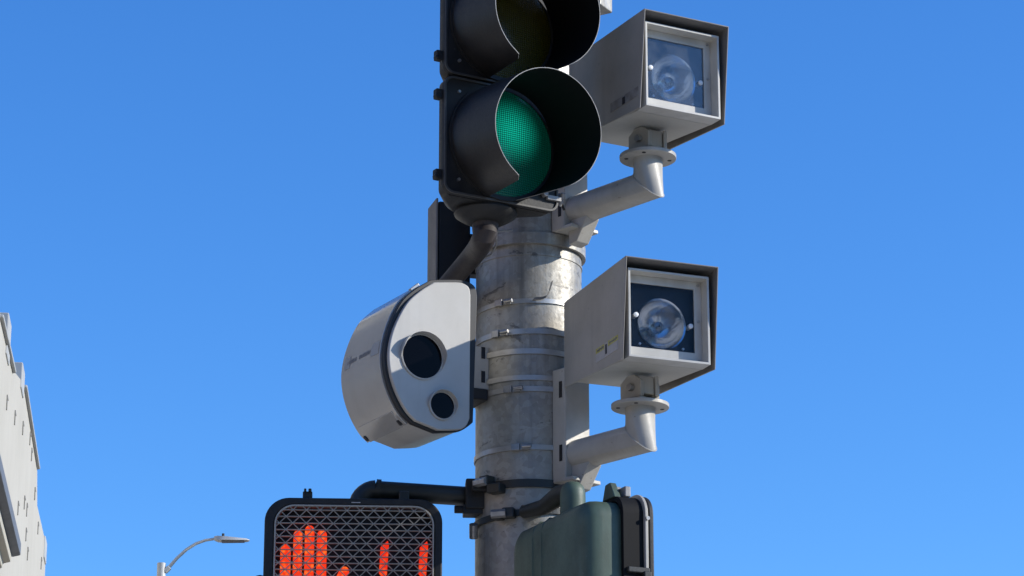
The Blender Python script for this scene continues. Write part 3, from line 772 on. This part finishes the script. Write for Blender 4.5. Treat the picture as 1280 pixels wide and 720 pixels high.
for base in (486, 535):                                # the right-hand strokes of two countdown digits, tops cut slanting
    b = MB(); top, h_ = 672, 46
    for s_ in (0, 1):
        y0_ = top + s_ * (h_ + 5)
        xr = base - s_ * 1.5
        pts = [pl(xr - .5, y0_), pl(xr + 1, y0_ + 5), pl(xr - 1, y0_ + h_ - 5), pl(xr - 5, y0_ + h_), pl(xr - 11, y0_ + h_ - 6), pl(xr - 9.5, y0_ + 8)]
        b.prism(pts, .024, .029)
    b.build('lit_digit', M['digit'], ps)
b = MB(); b.box((-.116, .045, .010), (.024, .03, .028)); b.box((-.122, .030, .026), (.006, .014, .008)); b.box((-.110, .03, .026), (.008, .014, .008)); b.build('hinge_ear', M['pipe'], ps, .002)
for sx in (-1, 1):
    b = MB(); b.cyl((sx * (w2 + .008), .01, -.215), (sx * (w2 + .008), .05, -.215), .022, 16); b.box((sx * (w2 - .002), .03, -.222), (.03, .04, .05)); b.build('door_latch', M['black'], ps, .003)
b = MB(); b.box((.005, -.0045, -.0115), (.022, .001, .0022)); b.build('maker_plate', M['white'], ps)
# pipe arm with a capped elbow, from the pole clamp
RP = Matrix.Rotation(-AP, 4, 'Z')
def lp(p): return RP @ (Vector(p) - PP)
A0, A1, A2 = P(453, 640, 7.07), P(455, 614, 7.07), P(598, 622, 7.12)
b = MB(); ctr = P(470, 613.5, 7.07)
path = [lp(P(449, 650, 7.07)), lp(P(449, 633, 7.07))]
for k in range(1, 8):
    a = R(180 - 90 * k / 7); c_ = P(470, 634, 7.07); path.append(lp(c_ + Vector((.043 * math.cos(a), 0, .043 * math.sin(a)))))
b.tube(path, .0265, 24); b.build('elbow', M['pipe'], ps)
b = MB(); b.tube([path[-1], lp(P(600, 621.5, 7.125))], .0245, 24); b.build('arm_pipe', M['pipe'], ps)
b = MB(); q0 = lp(P(470, 613, 7.07)); b.tube([q0, q0 + Vector((.012, 0, -.0008))], .0285, 24); b.build('elbow_collar', M['pipe'], ps)
b = MB(); c_ = lp(P(594, 620, 7.10)); b.box(c_, (.05, .06, .078)); b.box(lp(P(601, 609, 7.07)), (.045, .05, .03)); b.build('pole_clamp', M['black'], ps, .004)
b = MB(); c_ = lp(P(585, 640, 7.10)); b.box(c_ + Vector((.012, 0, .002)), (.05, .05, .024)); b.cyl(c_ + Vector((-.035, -.01, .004)), c_ + Vector((.02, -.01, .004)), .010, 12); b.build('clamp_screw', M['black'], ps, .002)
b = MB(); c_ = lp(P(505, 633, 7.03)); b.box(c_ + Vector((0, 0.01, .014)), (.026, .03, .05)); b.build('pipe_saddle', M['pipe'], ps, .004)

# ------------------------------------------------------------------ pedestrian signal, seen from behind
AB = R(115)
PB = P(731, 619, 6.56)                                  # nearest upper corner of the housing
# local frame: x = along the side depth... root turned so that local -y is the way the signal faces
pb = thing('pedestrian_signal', 'weathered dark green crossing signal seen from behind, right of the pole', 'crossing signal', PB, AB, gP)
# local x: tangent (cos115, sin115) -> leads away from the camera along the back; local y: backwards (out of the back face)
wB, hB, dB = .42, .44, .094
def bk(x0, x1, z0, z1, r): return rrect(x0, x1, z0, z1, r, 8)
b = MB()
o_ = bk(0, wB, -hB, 0, .045)
cB = (wB / 2, -hB / 2)
rs = []
for y, ins in ((-dB, 0), (-dB * .5, .001), (-.030, .003), (-.014, .010), (-.004, .022), (0, .038)):
    kx, kz = (wB / 2 - ins) / (wB / 2), (hB / 2 - ins) / (hB / 2)
    rs.append([(cB[0] + (x - cB[0]) * kx, y, cB[1] + (z - cB[1]) * kz) for x, z in o_])
b.rings(rs); b.build('housing', M['dgreen'], pb)
for xx in (.235, .285):                                 # moulded ribs on the back
    b = MB(); b.tube([(xx, -.06, -.0015), (xx, -.022, -.004), (xx, -.004, -.022), (xx, -.0005, -.05), (xx, -.0005, -hB + .05)], .0022, 8); b.build('rib', M['dgreen'], pb)
# door and hood at the front, wider than the housing
oD = bk(-.014, wB + .014, -hB - .014, .014, .05); iD = bk(-.002, wB + .002, -hB - .002, .002, .045)
b = MB(); b.frame(oD, iD, -dB - .052, -dB + .002); b.build('door_hood', M['inside'], pb, .002)
oE = bk(-.022, wB + .022, -hB - .022, .022, .055); iE = bk(.0, wB, -hB, 0, .045)
b = MB(); b.frame(oE, iE, -dB - .061, -dB - .0525); b.build('door_flange', M['arm'], pb, .002)
b = MB(); b.frame(bk(-.018, wB + .018, -hB - .018, .018, .05), iE, -dB - .078, -dB - .0645); b.build('grid_frame', M['black'], pb, .004)
b = MB(); b.prism(bk(.004, wB - .004, -hB + .004, -.004, .045), -dB - .075, -dB - .07); b.build('dark_panel', M['dark'], pb)
b = MB(); b.prism([(.02, .010), (.085, .010), (.07, .048), (.045, .050)], -dB - .012, -dB + .006); b.build('hinge_ear', M['dgreen'], pb, .003)
b = MB(); b.cyl((.045, -dB - .024, .036), (.045, -dB + .004, .036), .005, 12); b.box((.045, -dB - .030, .026), (.05, .016, .026)); b.build('hinge_pin', M['edge'], pb, .003)
b = MB(); b.box((-.014, -dB - .035, -.170), (.02, .058, .014)); b.box((-.020, -dB - .055, -.19), (.02, .02, .035)); b.build('door_latch', M['pipe'], pb, .003)
b = MB(); b.cyl((-.022, -dB - .058, -.045), (-.027, -dB - .058, -.045), .005, 10); b.build('flange_screw', M['bolt'], pb)
RB = Matrix.Rotation(-AB, 4, 'Z')
def lb(p): return RB @ (Vector(p) - PB)
Q0, Q1, Q2 = P(640, 641, 6.98), P(684, 632, 6.90), P(712, 612, 6.80)
b = MB(); b.tube([lb(P(655, 640, 6.99)), lb(P(680, 634, 6.93)), lb(P(700, 619, 6.85)), lb(P(712, 614, 6.80))], [.016, .020, .025, .020], 20); b.build('arm_pipe', M['pipe'], pb)
top = P(716, 621, 6.77)
b = MB(); b.lathe([(.031, -.09), (.031, -.002), (.030, .012), (.026, .025), (.017, .034), (.002, .038)], 28, tuple(lb(top))); b.build('elbow_cap', M['dgreen'], pb)

# ------------------------------------------------------------------ street lamp across the road
PL = P(202, 704, 38.0)
lamp = thing('street_lamp', 'small distant pale street lamp with one curved arm', 'street lamp', (PL.x, PL.y, .14))
zt = PL.z - .14
b = MB(); b.lathe([(.11, 0), (.095, 1.0), (.058, zt)], 20); b.build('lamp_post', M['lampgrey'], lamp)
def ll(px, py, dy=0): q = P(px, py, 38.0 + dy); return Vector((q.x - PL.x, q.y - PL.y, q.z - .14))
pts = [ll(206, 715), ll(211, 709.5), ll(221, 698), ll(233, 687), ll(245, 679.5), ll(257, 675.3), ll(272, 673)]
b = MB(); b.tube(pts, [.024, .023, .022, .021, .020, .019, .018], 12); b.build('lamp_arm', M['lampgrey'], lamp)
b = MB(); b.box(ll(209, 712), (.09, .08, .06), Matrix.Rotation(R(-45), 3, 'Y')); b.build('arm_bracket', M['lampgrey'], lamp, .01)
h0, h1 = ll(268, 674), ll(312, 674)
b = MB(); rs = []
for q, wy, zu, zd in ((0, .05, .03, -.025), (.10, .09, .038, -.035), (.32, .11, .03, -.035), (.6, .10, .018, -.030), (.92, .07, .008, -.018), (1, .03, -.004, -.012)):
    x = h0.x + (h1.x - h0.x) * q; z = h0.z + .012 - .02 * q
    rs.append([(x, h0.y - wy, z + zd), (x, h0.y - wy * .8, z + zu * .6), (x, h0.y, z + zu), (x, h0.y + wy * .8, z + zu * .6), (x, h0.y + wy, z + zd)])
b.rings(rs); hd = b.build('lamp_head', M['lampgrey'], lamp)
b = MB(); b.prism([(h0.x + .10, h0.z - .040), (h0.x + .40, h0.z - .036), (h0.x + .40, h0.z - .022), (h0.x + .10, h0.z - .024)], h0.y - .07, h0.y + .07); b.build('lens', M['top_band'], hd)
c_ = ll(279, 669); b = MB(); b.cyl((c_.x, c_.y, c_.z - .025), (c_.x, c_.y, c_.z + .022), .018, 12); b.build('photocell', M['dark'], hd)

# ------------------------------------------------------------------ building at the left edge
q = ray(0, 395); A = CAM + q * ((12.0 - 1.6) / q.z)
AW = math.atan2(.9938, .1115)                           # the wall faces the street on its right
wd = Vector((-.1115, .9938, 0)); wn = Vector((.9938, .1115, 0))
def wall(px, py, out=0.0):
    d = ray(px, py); P0 = A + wn * out; k = (P0 - CAM).dot(wn) / d.dot(wn); p = CAM + d * k
    return (p - A).dot(wd), p.z
bl = thing('building', 'white plastered building with a stepped parapet and cornice at the left edge', 'building', (A.x, A.y, 0), math.atan2(wd.y, wd.x))
# local x runs along the wall away from the camera, local -y is out towards the street
top = [(-26, 222), (0, 392), (13, 440), (16, 462), (30, 480), (46.5, 583), (46.5, 632), (56, 674)]
tp = [wall(*t) for t in top]
s_end = wall(57.5, 690)[0]
pts = [(-22, 0), (s_end, 0), (s_end, tp[-1][1])] + tp[::-1] + [(-22, tp[0][1])]
b = MB(); b.prism(pts, 0, 9.0); b.build('wall', M['plaster'], bl)
# coping along the parapet
for a, c in ((tp[1], tp[3]), (tp[4], tp[5])):
    b = MB(); pa, pc = Vector(a), Vector(c); d = pc - pa; L = d.length; ang = math.atan2(d.y, d.x)
    b.box(((pa.x + pc.x) / 2, .15, (pa.y + pc.y) / 2 - .03), (L, .40, .05), Matrix.Rotation(-ang, 3, 'Y')); b.build('coping', M['stone'], bl, .02)
for (px, pb_, pt_) in ((11, 440, 398), (29, 482, 463), (57, 692, 676)):
    s0, z0_ = wall(px, pb_); zt = wall(px, pt_)[1]
    b = MB(); b.box((s0 - .32, .17, (z0_ - .2 + zt) / 2), (.6, .38, zt - z0_ + .2)); pr = b.build('parapet_post', M['stone'], bl, .02)
    
# cornice near the camera, ending part way along
so, zo = wall(26.5, 679, .55)
nearS = -21.0
def cor(name, prof, mat, s1):
    m = MB(); m.rings([[(nearS, -o, z) for o, z in prof], [(s1, -o, z) for o, z in prof]]); return m.build(name, mat, bl, .01)
cor('top_band', [(0.004, zo), (.55, zo), (.55, zo - .14), (.47, zo - .16), (.004, zo - .16)], M['top_band'], so)  # dark grey strip along the top of the cornice
cor('cornice', [(0.004, zo - .162), (.46, zo - .162), (.45, zo - .24), (.37, zo - .26), (.36, zo - .31), (.30, zo - .33), (.27, zo - .50), (.004, zo - .56)], M['plaster'], so - .1)
for (x, y) in ((8, 503), (18, 522), (28, 535), (37, 548), (39, 568), (22, 635), (30, 628), (33, 637), (43, 617), (32, 668), (34, 692), (51, 704), (47, 660)):
    s, z = wall(x, y); b = MB(); b.prism([(s - .02, z - .10), (s + .02, z - .10), (s + .02, z + .07), (s + .18, z + .07), (s + .18, z + .10), (s - .02, z + .10)], -.015, -.0005); b.build('wall_anchor', M['anchor'], bl)

# ------------------------------------------------------------------ unseen buildings added behind and beside the camera to block low sky
M['brick'] = coat('brown brick', (.30, .215, .165), (.2, .14, .11), .85, 0, .6, 1.5, True, None, .1, seed=40)
M['render'] = coat('tan rendered wall', (.36, .32, .26), (.27, .24, .2), .85, 0, .6, .8, True, None, .05, seed=41)
M['winglass'] = plain('window glass', (.02, .025, .03), .08)
def added_building(label, loc, az, w, d, h, mat, nx, nz):
    """an added, unseen block whose street front is its local -y side, with a parapet cornice and rows of windows"""
    t = thing('building', label, 'building', loc, az)
    b = MB(); b.box((0, d / 2, h / 2), (w, d, h)); b.build('wall', M[mat], t)
    b = MB(); b.box((0, d / 2 - .1, h + .16), (w + .5, d + .4, .3)); b.build('cornice', M['stone'], t, .03)
    for i in range(nx):
        for k in range(nz):
            x = -w / 2 + w * (i + .5) / nx; z = 1.9 + k * (h - 1.2) / nz
            b = MB(); b.frame(rect(x - .75, x + .75, z - .95, z + .95), rect(x - .64, x + .64, z - .84, z + .84), -.05, .0); f = b.build('window', M['frame'], t)
            b = MB(); b.box((x, -.012, z), (1.28, .02, 1.68)); b.build('pane', M['winglass'], f)
added_building('unseen brown brick building added on the left to block low sky', (-17, -9, 0), R(90), 36, 10, 11, 'brick', 9, 3)
added_building('unseen tan rendered building added behind the viewer to block low sky', (4, -24, 0), R(180), 34, 10, 13, 'render', 9, 3)
added_building('unseen low tan building added on the right to block low sky', (21, 16, 0), R(-90), 44, 10, 7.5, 'render', 11, 2)
